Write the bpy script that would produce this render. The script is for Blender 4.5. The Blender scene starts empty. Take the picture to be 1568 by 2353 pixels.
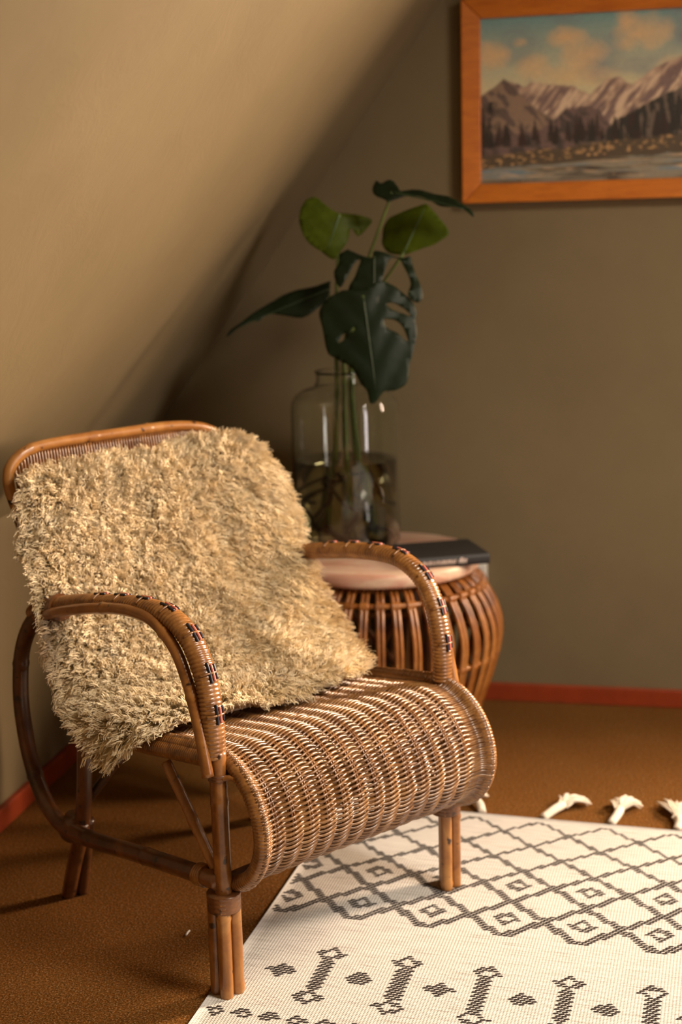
import bpy, math, random
import numpy as np
from mathutils import Matrix, Vector, geometry

random.seed(7)
rng = np.random.default_rng(11)
sc = bpy.context.scene
COL = sc.collection

# ------------------------------------------------------------------ camera
CAM = np.array([0.0, 0.0, 1.2])
PITCH, ROLL, YAW = math.radians(11.24), math.radians(-1.49), math.radians(12.28)
Zv = np.array([0, 0, 1.0])
F0 = np.array([-math.sin(YAW), math.cos(YAW), 0]); R0 = np.array([math.cos(YAW), math.sin(YAW), 0])
FW = math.cos(PITCH) * F0 - math.sin(PITCH) * Zv
U0 = math.sin(PITCH) * F0 + math.cos(PITCH) * Zv
RT = math.cos(ROLL) * R0 + math.sin(ROLL) * U0
UP = -math.sin(ROLL) * R0 + math.cos(ROLL) * U0
cd = bpy.data.cameras.new('camera'); cam = bpy.data.objects.new('camera', cd); COL.objects.link(cam)
m = Matrix.Identity(4)
for i in range(3):
    m[i][0] = RT[i]; m[i][1] = UP[i]; m[i][2] = -FW[i]; m[i][3] = CAM[i]
cam.matrix_world = m
cd.sensor_fit = 'VERTICAL'; cd.sensor_height = 36; cd.lens = 50
cd.clip_start = 0.05; cd.clip_end = 60
cd.dof.use_dof = True; cd.dof.focus_distance = 2.2; cd.dof.aperture_fstop = 2.6
sc.camera = cam
sc.cycles.max_bounces = 8; sc.cycles.diffuse_bounces = 4; sc.cycles.transmission_bounces = 7; sc.cycles.glossy_bounces = 3; sc.cycles.caustics_reflective = False

# ------------------------------------------------------------------ world, light, exposure
sc.view_settings.view_transform = 'Standard'
sc.view_settings.look = 'None'
sc.view_settings.gamma = 1.0
sc.view_settings.use_curve_mapping = False
sc.view_settings.exposure = 0.08
w = bpy.data.worlds.new('world'); sc.world = w; w.use_nodes = True
w.node_tree.nodes['Background'].inputs[0].default_value = (0.75, 0.85, 1.0, 1)
w.node_tree.nodes['Background'].inputs[1].default_value = 0.1

def area(name, loc, aim, sx, sy, power, col, spread=180):
    l = bpy.data.lights.new(name, 'AREA'); l.shape = 'RECTANGLE'; l.size = sx; l.size_y = sy
    l.energy = power; l.color = col; l.spread = math.radians(spread)
    o = bpy.data.objects.new(name, l); COL.objects.link(o)
    o.location = loc
    o.rotation_euler = (Vector(aim) - Vector(loc)).to_track_quat('-Z', 'Y').to_euler()
    return o
# daylight outside the window beside the painting, outside the roof window, and outside the glazed door
area('window_daylight', (2.45, 4.15, 1.65), (-0.6, 2.45, 0.75), 1.2, 1.5, 900, (1.0, 0.725, 0.50))
area('roof_window_daylight', (1.70, 1.40, 2.80), (0.2, 1.9, 0.2), 0.9, 1.0, 130, (1.0, 0.86, 0.69), 160)
area('door_daylight', (2.35, 1.28, 0.95), (0.0, 1.9, 0.6), 0.36, 1.9, 22, (1.0, 0.86, 0.84))

# ------------------------------------------------------------------ helpers
def unit(v):
    v = np.asarray(v, float); return v / (np.linalg.norm(v) + 1e-12)

def ray(px, py):
    f = 50 / 36 * 2353
    return (px - 784) / f * RT - (py - 1176.5) / f * UP + FW

def on_plane(px, py, n, p0):
    n = np.asarray(n, float); r = ray(px, py)
    return CAM + r * ((n @ (np.asarray(p0, float) - CAM)) / (n @ r))

def smooth(pts, n=8):
    P = np.asarray(pts, float)
    P = np.vstack([2 * P[0] - P[1], P, 2 * P[-1] - P[-2]])
    out = []
    for i in range(1, len(P) - 2):
        p0, p1, p2, p3 = P[i - 1], P[i], P[i + 1], P[i + 2]
        for t in np.linspace(0, 1, n, endpoint=False):
            out.append(0.5 * ((2 * p1) + (-p0 + p2) * t + (2 * p0 - 5 * p1 + 4 * p2 - p3) * t * t + (-p0 + 3 * p1 - 3 * p2 + p3) * t ** 3))
    out.append(P[-2])
    return np.array(out)

def resample(P, step):
    P = np.asarray(P, float)
    d = np.r_[0, np.cumsum(np.linalg.norm(np.diff(P, axis=0), axis=1))]
    n = max(2, int(round(d[-1] / step)) + 1)
    s = np.linspace(0, d[-1], n)
    return np.stack([np.interp(s, d, P[:, k]) for k in range(P.shape[1])], 1), s

def frames(P, bx=None):
    T = np.gradient(P, axis=0); T /= np.linalg.norm(T, axis=1)[:, None] + 1e-12
    if bx is not None:
        B = np.tile(unit(bx), (len(P), 1)); N = np.cross(B, T); N /= np.linalg.norm(N, axis=1)[:, None] + 1e-12
        return T, N, B
    a = np.array([0, 0, 1.0]) if abs(T[0][2]) < 0.9 else np.array([1.0, 0, 0])
    n = unit(a - T[0] * (a @ T[0])); N = [n]
    for i in range(1, len(P)):
        n = n - T[i] * (n @ T[i]); n = unit(n); N.append(n)
    N = np.array(N); B = np.cross(T, N)
    return T, N, B

class MB:
    def __init__(self): self.v = []; self.f = []; self.mi = []; self.n = 0
    def add(self, v, f, mi=0):
        v = np.asarray(v, float); self.v.append(v)
        for q in f: self.f.append(tuple(int(i) + self.n for i in q)); self.mi.append(mi)
        self.n += len(v)
    def tube(self, path, r, k=8, bx=None, ell=1.0, mi=0, R=None):
        P = np.asarray(path, float); n = len(P)
        T, N, B = frames(P, bx)
        th = np.linspace(0, 2 * math.pi, k, endpoint=False)
        if R is None: R = np.broadcast_to(np.asarray(r, float).reshape(-1, 1) if np.ndim(r) else np.full((n, 1), r), (n, k))
        V = P[:, None, :] + N[:, None, :] * (R * np.cos(th))[:, :, None] + B[:, None, :] * (R * np.sin(th) * ell)[:, :, None]
        V = V.reshape(-1, 3)
        F = []
        for i in range(n - 1):
            a = i * k; b = a + k
            for j in range(k):
                j2 = (j + 1) % k
                F.append((a + j, a + j2, b + j2, b + j))
        V = np.vstack([V, P[0], P[-1]])
        c0 = n * k; c1 = c0 + 1
        for j in range(k):
            F.append((c0, (j + 1) % k, j)); F.append((c1, (n - 1) * k + j, (n - 1) * k + (j + 1) % k))
        self.add(V, F, mi)
    def wrapped(self, path, r, pitch=0.0055, groove=0.0016, k=12, bx=None, ell=1.0, mi=0, sub=5):
        P, s = resample(path, pitch / sub)
        th = np.linspace(0, 2 * math.pi, k, endpoint=False)
        ph = s[:, None] / pitch + th[None, :] / (2 * math.pi)
        R = r - groove + groove * np.sqrt(np.abs(np.sin(math.pi * ph)))
        self.tube(P, r, k, bx, ell, mi, R)
    def box(self, lo, hi, mi=0):
        x0, y0, z0 = lo; x1, y1, z1 = hi
        V = [(x0, y0, z0), (x1, y0, z0), (x1, y1, z0), (x0, y1, z0), (x0, y0, z1), (x1, y0, z1), (x1, y1, z1), (x0, y1, z1)]
        self.add(V, [(0, 3, 2, 1), (4, 5, 6, 7), (0, 1, 5, 4), (1, 2, 6, 5), (2, 3, 7, 6), (3, 0, 4, 7)], mi)
    def lathe(self, prof, k=40, c=(0, 0, 0), mi=0):
        prof = np.asarray(prof, float); n = len(prof)
        th = np.linspace(0, 2 * math.pi, k, endpoint=False)
        V = np.stack([prof[:, None, 0] * np.cos(th) + c[0], prof[:, None, 0] * np.sin(th) + c[1], np.broadcast_to(prof[:, None, 1], (n, k)) + c[2]], -1).reshape(-1, 3)
        F = []
        for i in range(n - 1):
            for j in range(k):
                j2 = (j + 1) % k
                F.append((i * k + j, i * k + j2, (i + 1) * k + j2, (i + 1) * k + j))
        self.add(V, F, mi)
    def mesh(self, name, smooth_sh=True):
        me = bpy.data.meshes.new(name)
        V = np.vstack(self.v)
        me.from_pydata(V.tolist(), [], self.f)
        if any(self.mi): me.polygons.foreach_set('material_index', self.mi)
        if smooth_sh: me.polygons.foreach_set('use_smooth', [True] * len(me.polygons))
        me.update()
        return me

def put(name, me, mats, parent=None, label=None, cat=None, group=None, kind=None, bevel=0):
    if isinstance(me, MB): me = me.mesh(name)
    o = bpy.data.objects.new(name, me); COL.objects.link(o)
    if me is not None and not me.materials:
        for x in (mats if isinstance(mats, (list, tuple)) else [mats]): me.materials.append(x)
    if parent is not None: o.parent = parent
    tag(o, label, cat, group, kind)
    if bevel:
        b = o.modifiers.new('bevel', 'BEVEL'); b.width = bevel; b.segments = 2; b.limit_method = 'ANGLE'
    return o

def tag(o, label=None, cat=None, group=None, kind=None):
    if label: o['label'] = label
    if cat: o['category'] = cat
    if group: o['group'] = group
    if kind: o['kind'] = kind

def empty(name, loc, rz=0, label=None, cat=None, group=None):
    o = bpy.data.objects.new(name, None); COL.objects.link(o); o.empty_display_size = 0.05
    o.location = loc; o.rotation_euler = (0, 0, rz); tag(o, label, cat, group)
    return o

def flat(me):
    me.polygons.foreach_set('use_smooth', [False] * len(me.polygons)); return me

# ------------------------------------------------------------------ materials
def mat(name):
    mt = bpy.data.materials.new(name); mt.use_nodes = True
    nt = mt.node_tree; b = nt.nodes['Principled BSDF']
    return mt, nt, b
def node(nt, t, **kw):
    n = nt.nodes.new(t)
    for k, v in kw.items():
        if hasattr(n, k): setattr(n, k, v)
        else: n.inputs[k].default_value = v
    return n
def ramp(nt, fac, stops):
    r = nt.nodes.new('ShaderNodeValToRGB'); e = r.color_ramp.elements
    while len(e) > 1: e.remove(e[-1])
    e[0].position = stops[0][0]; e[0].color = (*stops[0][1], 1)
    for p, c in stops[1:]:
        x = e.new(p); x.color = (*c, 1)
    nt.links.new(fac, r.inputs[0]); return r.outputs[0]
def coords(nt, scale=(1, 1, 1), out='Object'):
    tc = nt.nodes.new('ShaderNodeTexCoord'); mp = nt.nodes.new('ShaderNodeMapping'); mp.inputs['Scale'].default_value = scale
    nt.links.new(tc.outputs[out], mp.inputs[0]); return mp.outputs[0]
def noise(nt, vec, scale, detail=4, rough=0.6, dist=0.0):
    n = nt.nodes.new('ShaderNodeTexNoise'); n.inputs['Scale'].default_value = scale; n.inputs['Detail'].default_value = detail
    n.inputs['Roughness'].default_value = rough; n.inputs['Distortion'].default_value = dist
    nt.links.new(vec, n.inputs['Vector']); return n.outputs['Fac']
def bump(nt, b, h, strength, dist):
    n = nt.nodes.new('ShaderNodeBump'); n.inputs['Strength'].default_value = strength; n.inputs['Distance'].default_value = dist
    nt.links.new(h, n.inputs['Height']); nt.links.new(n.outputs[0], b.inputs['Normal']); return n
def mix(nt, a, b, fac, mode='MIX'):
    n = nt.nodes.new('ShaderNodeMix'); n.data_type = 'RGBA'; n.blend_type = mode
    for s, x in ((n.inputs[6], a), (n.inputs[7], b), (n.inputs[0], fac)):
        if hasattr(x, 'links'): nt.links.new(x, s)
        elif isinstance(x, tuple): s.default_value = (*x, 1)
        else: s.default_value = x
    return n.outputs[2]

def plaster(name, c0, c1):
    mt, nt, b = mat(name); v = coords(nt)
    a = noise(nt, v, 2.5, 5, 0.6); col = ramp(nt, a, [(0.35, c0), (0.65, c1)])
    nt.links.new(col, b.inputs['Base Color']); b.inputs['Roughness'].default_value = 0.62
    b.inputs['Specular IOR Level'].default_value = 0.3
    h1 = noise(nt, v, 9, 6, 0.62, 2.2); h2 = noise(nt, v, 70, 3, 0.5, 0.4)
    ad = nt.nodes.new('ShaderNodeMath'); ad.operation = 'MULTIPLY_ADD'; ad.inputs[1].default_value = 0.18
    nt.links.new(h2, ad.inputs[0]); nt.links.new(h1, ad.inputs[2])
    bump(nt, b, ad.outputs[0], 0.11, 0.010)
    return mt
M_WALL = plaster('plaster_olive', (0.166, 0.126, 0.066), (0.190, 0.145, 0.077))

def carpet():
    mt, nt, b = mat('carpet_ochre'); v = coords(nt)
    a = noise(nt, v, 300, 3, 0.75); c = ramp(nt, a, [(0.34, (0.035, 0.013, 0.003)), (0.46, (0.18, 0.070, 0.011)), (0.55, (0.27, 0.118, 0.022)), (0.66, (0.58, 0.35, 0.16))])
    hv = noise(nt, v, 140, 2, 0.6); c = mix(nt, mix(nt, c, (1.05, 0.94, 0.8), 1.0, 'MULTIPLY'), mix(nt, c, (0.85, 0.95, 1.2), 1.0, 'MULTIPLY'), ramp(nt, hv, [(0.4, (0, 0, 0)), (0.6, (1, 1, 1))]))
    l = noise(nt, v, 5, 3, 0.5); c2 = mix(nt, c, (0.24, 0.10, 0.016), 0.10)
    c3 = mix(nt, c2, mix(nt, c2, (0.8, 0.72, 0.6), 1.0, 'MULTIPLY'), l)
    nt.links.new(c3, b.inputs['Base Color']); b.inputs['Roughness'].default_value = 0.95
    b.inputs['Specular IOR Level'].default_value = 0.08
    bump(nt, b, noise(nt, v, 330, 3, 0.8), 0.9, 0.006)
    return mt
M_CARPET = carpet()

def cane(name, dark, mid, light, rough=0.3, scale=30, coat=0.3, spots=0.0):
    mt, nt, b = mat(name); v = coords(nt)
    a = noise(nt, v, scale, 5, 0.65, 0.6)
    oi = nt.nodes.new('ShaderNodeObjectInfo')
    mm = nt.nodes.new('ShaderNodeMath'); mm.operation = 'MULTIPLY_ADD'; mm.inputs[1].default_value = 0.22
    nt.links.new(oi.outputs['Random'], mm.inputs[0])
    sb = nt.nodes.new('ShaderNodeMath'); sb.operation = 'SUBTRACT'; sb.inputs[1].default_value = 0.11
    nt.links.new(a, sb.inputs[0]); nt.links.new(sb.outputs[0], mm.inputs[2])
    c = ramp(nt, mm.outputs[0], [(0.30, dark), (0.50, mid), (0.70, light)])
    if spots:
        s = noise(nt, v, 55, 2, 0.4); s2 = ramp(nt, s, [(0.66, (0, 0, 0)), (0.72, (1, 1, 1))])
        c = mix(nt, c, (0.03, 0.012, 0.005), s2)
    nt.links.new(c, b.inputs['Base Color']); b.inputs['Roughness'].default_value = rough
    b.inputs['Coat Weight'].default_value = coat; b.inputs['Coat Roughness'].default_value = 0.15
    bump(nt, b, noise(nt, v, scale * 5, 3, 0.6), 0.15, 0.002)
    return mt
M_CANE = cane('cane_gold', (0.16, 0.054, 0.010), (0.30, 0.118, 0.024), (0.42, 0.195, 0.052), 0.32, 14, 0.35, 0.6)
M_CANED = cane('cane_dark', (0.05, 0.018, 0.006), (0.12, 0.042, 0.012), (0.22, 0.085, 0.024), 0.34, 14, 0.3, 0.6)
M_WRAP = cane('cane_wrap', (0.12, 0.043, 0.009), (0.24, 0.098, 0.022), (0.36, 0.17, 0.048), 0.3, 40, 0.4)
M_WEAVE = cane('cane_weave', (0.095, 0.036, 0.009), (0.185, 0.080, 0.021), (0.28, 0.138, 0.045), 0.30, 60, 0.5)
M_STAKE = cane('cane_stake', (0.10, 0.035, 0.01), (0.18, 0.07, 0.02), (0.26, 0.12, 0.04), 0.4, 40, 0.2)
M_TABLECANE = cane('table_cane', (0.15, 0.045, 0.007), (0.29, 0.10, 0.017), (0.40, 0.165, 0.038), 0.36, 20, 0.25)

def plain(name, c, rough=0.5, var=0.15, scale=20, spec=0.5):
    mt, nt, b = mat(name); v = coords(nt)
    a = noise(nt, v, scale, 4)
    col = ramp(nt, a, [(0.3, tuple(x * (1 - var) for x in c)), (0.7, tuple(min(1, x * (1 + var)) for x in c))])
    nt.links.new(col, b.inputs['Base Color']); b.inputs['Roughness'].default_value = rough
    b.inputs['Specular IOR Level'].default_value = spec
    return mt
M_NAVY = plain('strip_navy', (0.012, 0.014, 0.025), 0.35)
M_PINK = plain('strip_pink', (0.62, 0.17, 0.12), 0.4)
M_BASE = plain('baseboard_red', (0.26, 0.038, 0.010), 0.4)
M_WHITE = plain('white_paint', (0.75, 0.72, 0.66), 0.5, 0.05)
M_BOOK = plain('book_cover', (0.012, 0.011, 0.011), 0.6)
M_PAGE = plain('book_pages', (0.05, 0.045, 0.04), 0.8, 0.1, 120)
M_LETTER = plain('book_lettering', (0.75, 0.6, 0.52), 0.6, 0.05)
M_ROOT = plain('root_brown', (0.03, 0.018, 0.008), 0.7)
M_STEM = plain('stem_green', (0.10, 0.14, 0.03), 0.4)
M_RUGDARK = plain('yarn_charcoal', (0.035, 0.028, 0.026), 0.9, 0.35, 200, 0.1)
M_YARN = plain('yarn_cream', (0.78, 0.70, 0.58), 0.9, 0.08, 120, 0.1)

def wood_frame():
    mt, nt, b = mat('frame_wood'); v = coords(nt, (6, 6, 30))
    a = noise(nt, v, 3, 5, 0.6, 0.5)
    c = ramp(nt, a, [(0.3, (0.44, 0.115, 0.008)), (0.7, (0.60, 0.18, 0.015))])
    nt.links.new(c, b.inputs['Base Color']); b.inputs['Roughness'].default_value = 0.4
    return mt
M_FRAME = wood_frame()

def tabletop_mat():
    mt, nt, b = mat('pink_marble'); v = coords(nt, (3, 9, 14))
    a = noise(nt, v, 1.6, 6, 0.55, 1.2)
    c = ramp(nt, a, [(0.30, (0.45, 0.24, 0.13)), (0.46, (0.60, 0.33, 0.24)), (0.56, (0.68, 0.50, 0.36)), (0.70, (0.52, 0.26, 0.17))])
    nt.links.new(c, b.inputs['Base Color']); b.inputs['Roughness'].default_value = 0.35
    return mt
M_TOP = tabletop_mat()

def leaf_mat(name, c0, c1, trans):
    mt, nt, b = mat(name); v = coords(nt)
    a = noise(nt, v, 30, 3); c = ramp(nt, a, [(0.3, c0), (0.7, c1)])
    nt.links.new(c, b.inputs['Base Color']); b.inputs['Roughness'].default_value = 0.45; b.inputs['Specular IOR Level'].default_value = 0.22
    tr = nt.nodes.new('ShaderNodeBsdfTranslucent'); nt.links.new(c, tr.inputs[0])
    ms = nt.nodes.new('ShaderNodeMixShader'); ms.inputs[0].default_value = trans
    nt.links.new(b.outputs[0], ms.inputs[1]); nt.links.new(tr.outputs[0], ms.inputs[2])
    nt.links.new(ms.outputs[0], nt.nodes['Material Output'].inputs[0])
    return mt
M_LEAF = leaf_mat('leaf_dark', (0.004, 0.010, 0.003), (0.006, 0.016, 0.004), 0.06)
M_LEAFY = leaf_mat('leaf_young', (0.09, 0.13, 0.008), (0.13, 0.18, 0.012), 0.5)
M_VEIND = plain('leaf_vein_dark', (0.02, 0.04, 0.012), 0.5)
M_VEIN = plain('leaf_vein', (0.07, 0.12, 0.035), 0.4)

def glass():
    mt, nt, b = mat('clear_glass'); b.inputs['Base Color'].default_value = (0.93, 0.96, 0.92, 1)
    b.inputs['Transmission Weight'].default_value = 1; b.inputs['Roughness'].default_value = 0.01; b.inputs['IOR'].default_value = 1.46
    return mt
def water():
    mt, nt, b = mat('jar_water'); b.inputs['Base Color'].default_value = (0.58, 0.50, 0.27, 1)
    b.inputs['Transmission Weight'].default_value = 1; b.inputs['Roughness'].default_value = 0.02; b.inputs['IOR'].default_value = 1.33
    return mt
M_GLASS, M_WATER = glass(), water()

def wool(name, c0, c1):
    mt, nt, b = mat(name); v = coords(nt)
    a = noise(nt, v, 25, 4, 0.6); c = ramp(nt, a, [(0.3, c0), (0.7, c1)])
    nt.links.new(c, b.inputs['Base Color']); b.inputs['Roughness'].default_value = 0.85; b.inputs['Specular IOR Level'].default_value = 0.15
    b.inputs['Sheen Weight'].default_value = 0.2
    tr = nt.nodes.new('ShaderNodeBsdfTranslucent'); nt.links.new(c, tr.inputs[0])
    ms = nt.nodes.new('ShaderNodeMixShader'); ms.inputs[0].default_value = 0.08
    nt.links.new(b.outputs[0], ms.inputs[1]); nt.links.new(tr.outputs[0], ms.inputs[2])
    nt.links.new(ms.outputs[0], nt.nodes['Material Output'].inputs[0])
    return mt
M_WOOL = wool('wool_cream', (0.995, 0.82, 0.53), (0.997, 0.865, 0.62))
M_HIDE = wool('hide_cream', (0.96, 0.80, 0.52), (0.97, 0.83, 0.58))

def rug_mat():
    mt, nt, b = mat('rug_flatweave'); v = coords(nt)
    s1 = noise(nt, coords(nt, (7, 160, 1)), 2.0, 4, 0.6); c = ramp(nt, s1, [(0.28, (0.30, 0.27, 0.25)), (0.42, (0.52, 0.495, 0.46)), (0.60, (0.61, 0.59, 0.555))])
    nt.links.new(c, b.inputs['Base Color']); b.inputs['Roughness'].default_value = 0.95; b.inputs['Specular IOR Level'].default_value = 0.1
    wv = nt.nodes.new('ShaderNodeTexWave'); wv.inputs['Scale'].default_value = 75; wv.bands_direction = 'Y'; wv.inputs['Distortion'].default_value = 1.2
    nt.links.new(v, wv.inputs[0])
    w2 = nt.nodes.new('ShaderNodeTexWave'); w2.inputs['Scale'].default_value = 60; w2.bands_direction = 'X'; nt.links.new(v, w2.inputs[0])
    ml = nt.nodes.new('ShaderNodeMath'); ml.operation = 'MULTIPLY'; nt.links.new(wv.outputs['Fac'], ml.inputs[0]); nt.links.new(w2.outputs['Fac'], ml.inputs[1])
    bump(nt, b, ml.outputs[0], 0.6, 0.002)
    return mt
M_RUG = rug_mat()

def vcol_mat():
    mt, nt, b = mat('oil_paint'); a = nt.nodes.new('ShaderNodeVertexColor'); a.layer_name = 'paint'
    nt.links.new(a.outputs[0], b.inputs['Base Color']); b.inputs['Roughness'].default_value = 0.6
    bump(nt, b, noise(nt, coords(nt), 160, 3), 0.2, 0.002)
    return mt
M_PAINT = vcol_mat()

# ------------------------------------------------------------------ the room (x along the painting wall, y into depth)
YB, XL, SL = 3.513, -1.30, 1.343            # back wall, knee wall, pitch of the sloping ceiling
ZK = 1.688 + SL * (XL + 0.515)              # top of the knee wall
ZC = 2.35; XC = -0.515 + (ZC - 1.688) / SL  # flat ceiling
XR, YF = 2.0, -1.2
b = MB(); b.box((XL - .2, YF - .2, -0.1), (XR + .2, YB + .2, 0)); put('floor', flat(b.mesh('floor')), M_CARPET, kind='structure', label='ochre brown flecked carpet floor')
b = MB()   # back wall with an opening for window_1
wx0, wx1, wz0, wz1 = 0.95, 1.75, 0.75, 2.0
for lo, hi in [((XL - .2, YB, 0), (wx0, YB + .12, ZC + .3)), ((wx1, YB, 0), (XR + .2, YB + .12, ZC + .3)), ((wx0, YB, 0), (wx1, YB + .12, wz0)), ((wx0, YB, wz1), (wx1, YB + .12, ZC + .3))]: b.box(lo, hi)
put('wall_back', flat(b.mesh('wall_back')), M_WALL, kind='structure', label='olive beige plaster wall behind the painting')
b = MB(); b.box((XL - .2, YF, 0), (XL, YB, ZK)); put('wall_left', flat(b.mesh('wall_left')), M_WALL, kind='structure', label='low olive knee wall under the slope')
def prism(pts, y0, y1):
    b = MB(); n = len(pts)
    V = [(x, y0, z) for x, z in pts] + [(x, y1, z) for x, z in pts]
    F = [tuple(range(n)), tuple(range(2 * n - 1, n - 1, -1))] + [((i + 1) % n, i, i + n, (i + 1) % n + n) for i in range(n)]
    b.add(V, F); return b
put('ceiling', flat(prism([(XL, ZK), (XC, ZC), (XC - .2, ZC + .15), (XL - .2, ZK + .1)], YF, YB).mesh('ceiling')), M_WALL, kind='structure', label='sloping attic ceiling in olive beige plaster')
b = MB()   # flat ceiling with the roof window opening
rx0, rx1, ry0, ry1 = 1.0, 1.95, 0.95, 2.05
for lo, hi in [((XC - .05, YF, ZC), (rx0, YB, ZC + .12)), ((rx1, YF, ZC), (XR + .2, YB, ZC + .12)), ((rx0, YF, ZC), (rx1, ry0, ZC + .12)), ((rx0, ry1, ZC), (rx1, YB, ZC + .12))]: b.box(lo, hi)
put('ceiling_flat', flat(b.mesh('ceiling_flat')), M_WALL, kind='structure')
b = MB()   # right wall with the glazed door opening
dy0, dy1, dz1 = 0.75, 1.75, 2.0
for lo, hi in [((XR, YF, 0), (XR + .2, dy0, ZC)), ((XR, dy1, 0), (XR + .2, YB, ZC)), ((XR, dy0, dz1), (XR + .2, dy1, ZC))]: b.box(lo, hi)
put('wall_right', flat(b.mesh('wall_right')), M_WALL, kind='structure')
b = MB(); b.box((XL - .2, YF - .2, 0), (XR + .2, YF, ZC + .1)); put('wall_front', flat(b.mesh('wall_front')), M_WALL, kind='structure')
def wframe(name, rects):
    b = MB()
    for lo, hi in rects: b.box(lo, hi)
    put(name, flat(b.mesh(name)), M_WHITE, kind='structure')
wframe('window_1', [((wx0, YB + .05, wz0), (wx0 + .05, YB + .09, wz1)), ((wx1 - .05, YB + .05, wz0), (wx1, YB + .09, wz1)), ((wx0, YB + .05, wz0), (wx1, YB + .09, wz0 + .05)), ((wx0, YB + .05, wz1 - .05), (wx1, YB + .09, wz1))])
wframe('window_2', [((rx0, ry0, ZC + .06), (rx0 + .05, ry1, ZC + .1)), ((rx1 - .05, ry0, ZC + .06), (rx1, ry1, ZC + .1)), ((rx0, ry0, ZC + .06), (rx1, ry0 + .05, ZC + .1)), ((rx0, ry1 - .05, ZC + .06), (rx1, ry1, ZC + .1))])
wframe('door_1', [((XR + .08, dy0, 0), (XR + .13, dy0 + .08, dz1)), ((XR + .08, dy1 - .08, 0), (XR + .13, dy1, dz1)), ((XR + .08, dy0, 0), (XR + .13, dy1, .1)), ((XR + .08, dy0, dz1 - .08), (XR + .13, dy1, dz1))])
# baseboards
b = MB(); b.box((XL, YB - .016, 0), (XR, YB, .046)); put('baseboard_back', flat(b.mesh('bb')), M_BASE, kind='structure', bevel=.003, label='thin red-brown baseboard along the back wall')
b = MB(); b.box((XL, YF, 0), (XL + .016, YB - .016, .046)); put('baseboard_left', flat(b.mesh('bb')), M_BASE, kind='structure', bevel=.003, label='thin red-brown baseboard under the slope')

# ------------------------------------------------------------------ framed painting
PX0, PX1, PZ0, PZ1 = -0.440, 0.40, 1.253, 1.721
pic = empty('framed_painting', ((PX0 + PX1) / 2, YB, PZ0), 0, 'mountain lake painting in a wide orange-brown wooden frame', 'painting')
ox, oz = (PX0 + PX1) / 2, PZ0
FWD = 0.045
def rail(pts2, name):
    b = MB()
    # mitred rail: outer pair, inner pair (x,z), front face slopes inwards
    (a, c, d, e) = pts2
    V = []
    for (x, z), y in ((a, 0), (c, 0), (d, 0), (e, 0), (a, -.030), (c, -.030), (d, -.020), (e, -.020)):
        V.append((x - ox, y - .002, z - oz))
    b.add(V, [(0, 1, 2, 3), (7, 6, 5, 4), (0, 4, 5, 1), (1, 5, 6, 2), (2, 6, 7, 3), (3, 7, 4, 0)])
    put(name, flat(b.mesh(name)), M_FRAME, pic, bevel=.003)
i0, i1, k0, k1 = PX0 + FWD, PX1 - FWD, PZ0 + FWD, PZ1 - FWD
rail([(PX0, PZ0), (PX0, PZ1), (i0, k1), (i0, k0)], 'frame_rail')
rail([(PX1, PZ1), (PX1, PZ0), (i1, k0), (i1, k1)], 'frame_rail')
rail([(PX0, PZ1), (PX1, PZ1), (i1, k1), (i0, k1)], 'frame_rail')
rail([(PX1, PZ0), (PX0, PZ0), (i0, k0), (i1, k0)], 'frame_rail')

def vnoise(x, y, seed=0):
    xi, yi = np.floor(x).astype(int), np.floor(y).astype(int); xf, yf = x - xi, y - yi
    def h(a, c): 
        n = (a * 374761393 + c * 668265263 + seed * 1442695) & 0x7fffffff
        n = ((n ^ (n >> 13)) * 1274126177) & 0x7fffffff
        return (n & 0xffff) / 65535.0
    u, v = xf * xf * (3 - 2 * xf), yf * yf * (3 - 2 * yf)
    return (h(xi, yi) * (1 - u) + h(xi + 1, yi) * u) * (1 - v) + (h(xi, yi + 1) * (1 - u) + h(xi + 1, yi + 1) * u) * v
def fbm(x, y, s=0, o=4):
    r = 0; a = 0.5
    for i in range(o): r = r + a * vnoise(x * 2 ** i, y * 2 ** i, s + i); a *= 0.5
    return r / (1 - 0.5 ** o)
def srgb(*c): return np.array([((x / 255) / 12.92 if x <= 10 else ((x / 255 + 0.055) / 1.055) ** 2.4) for x in c])
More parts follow.
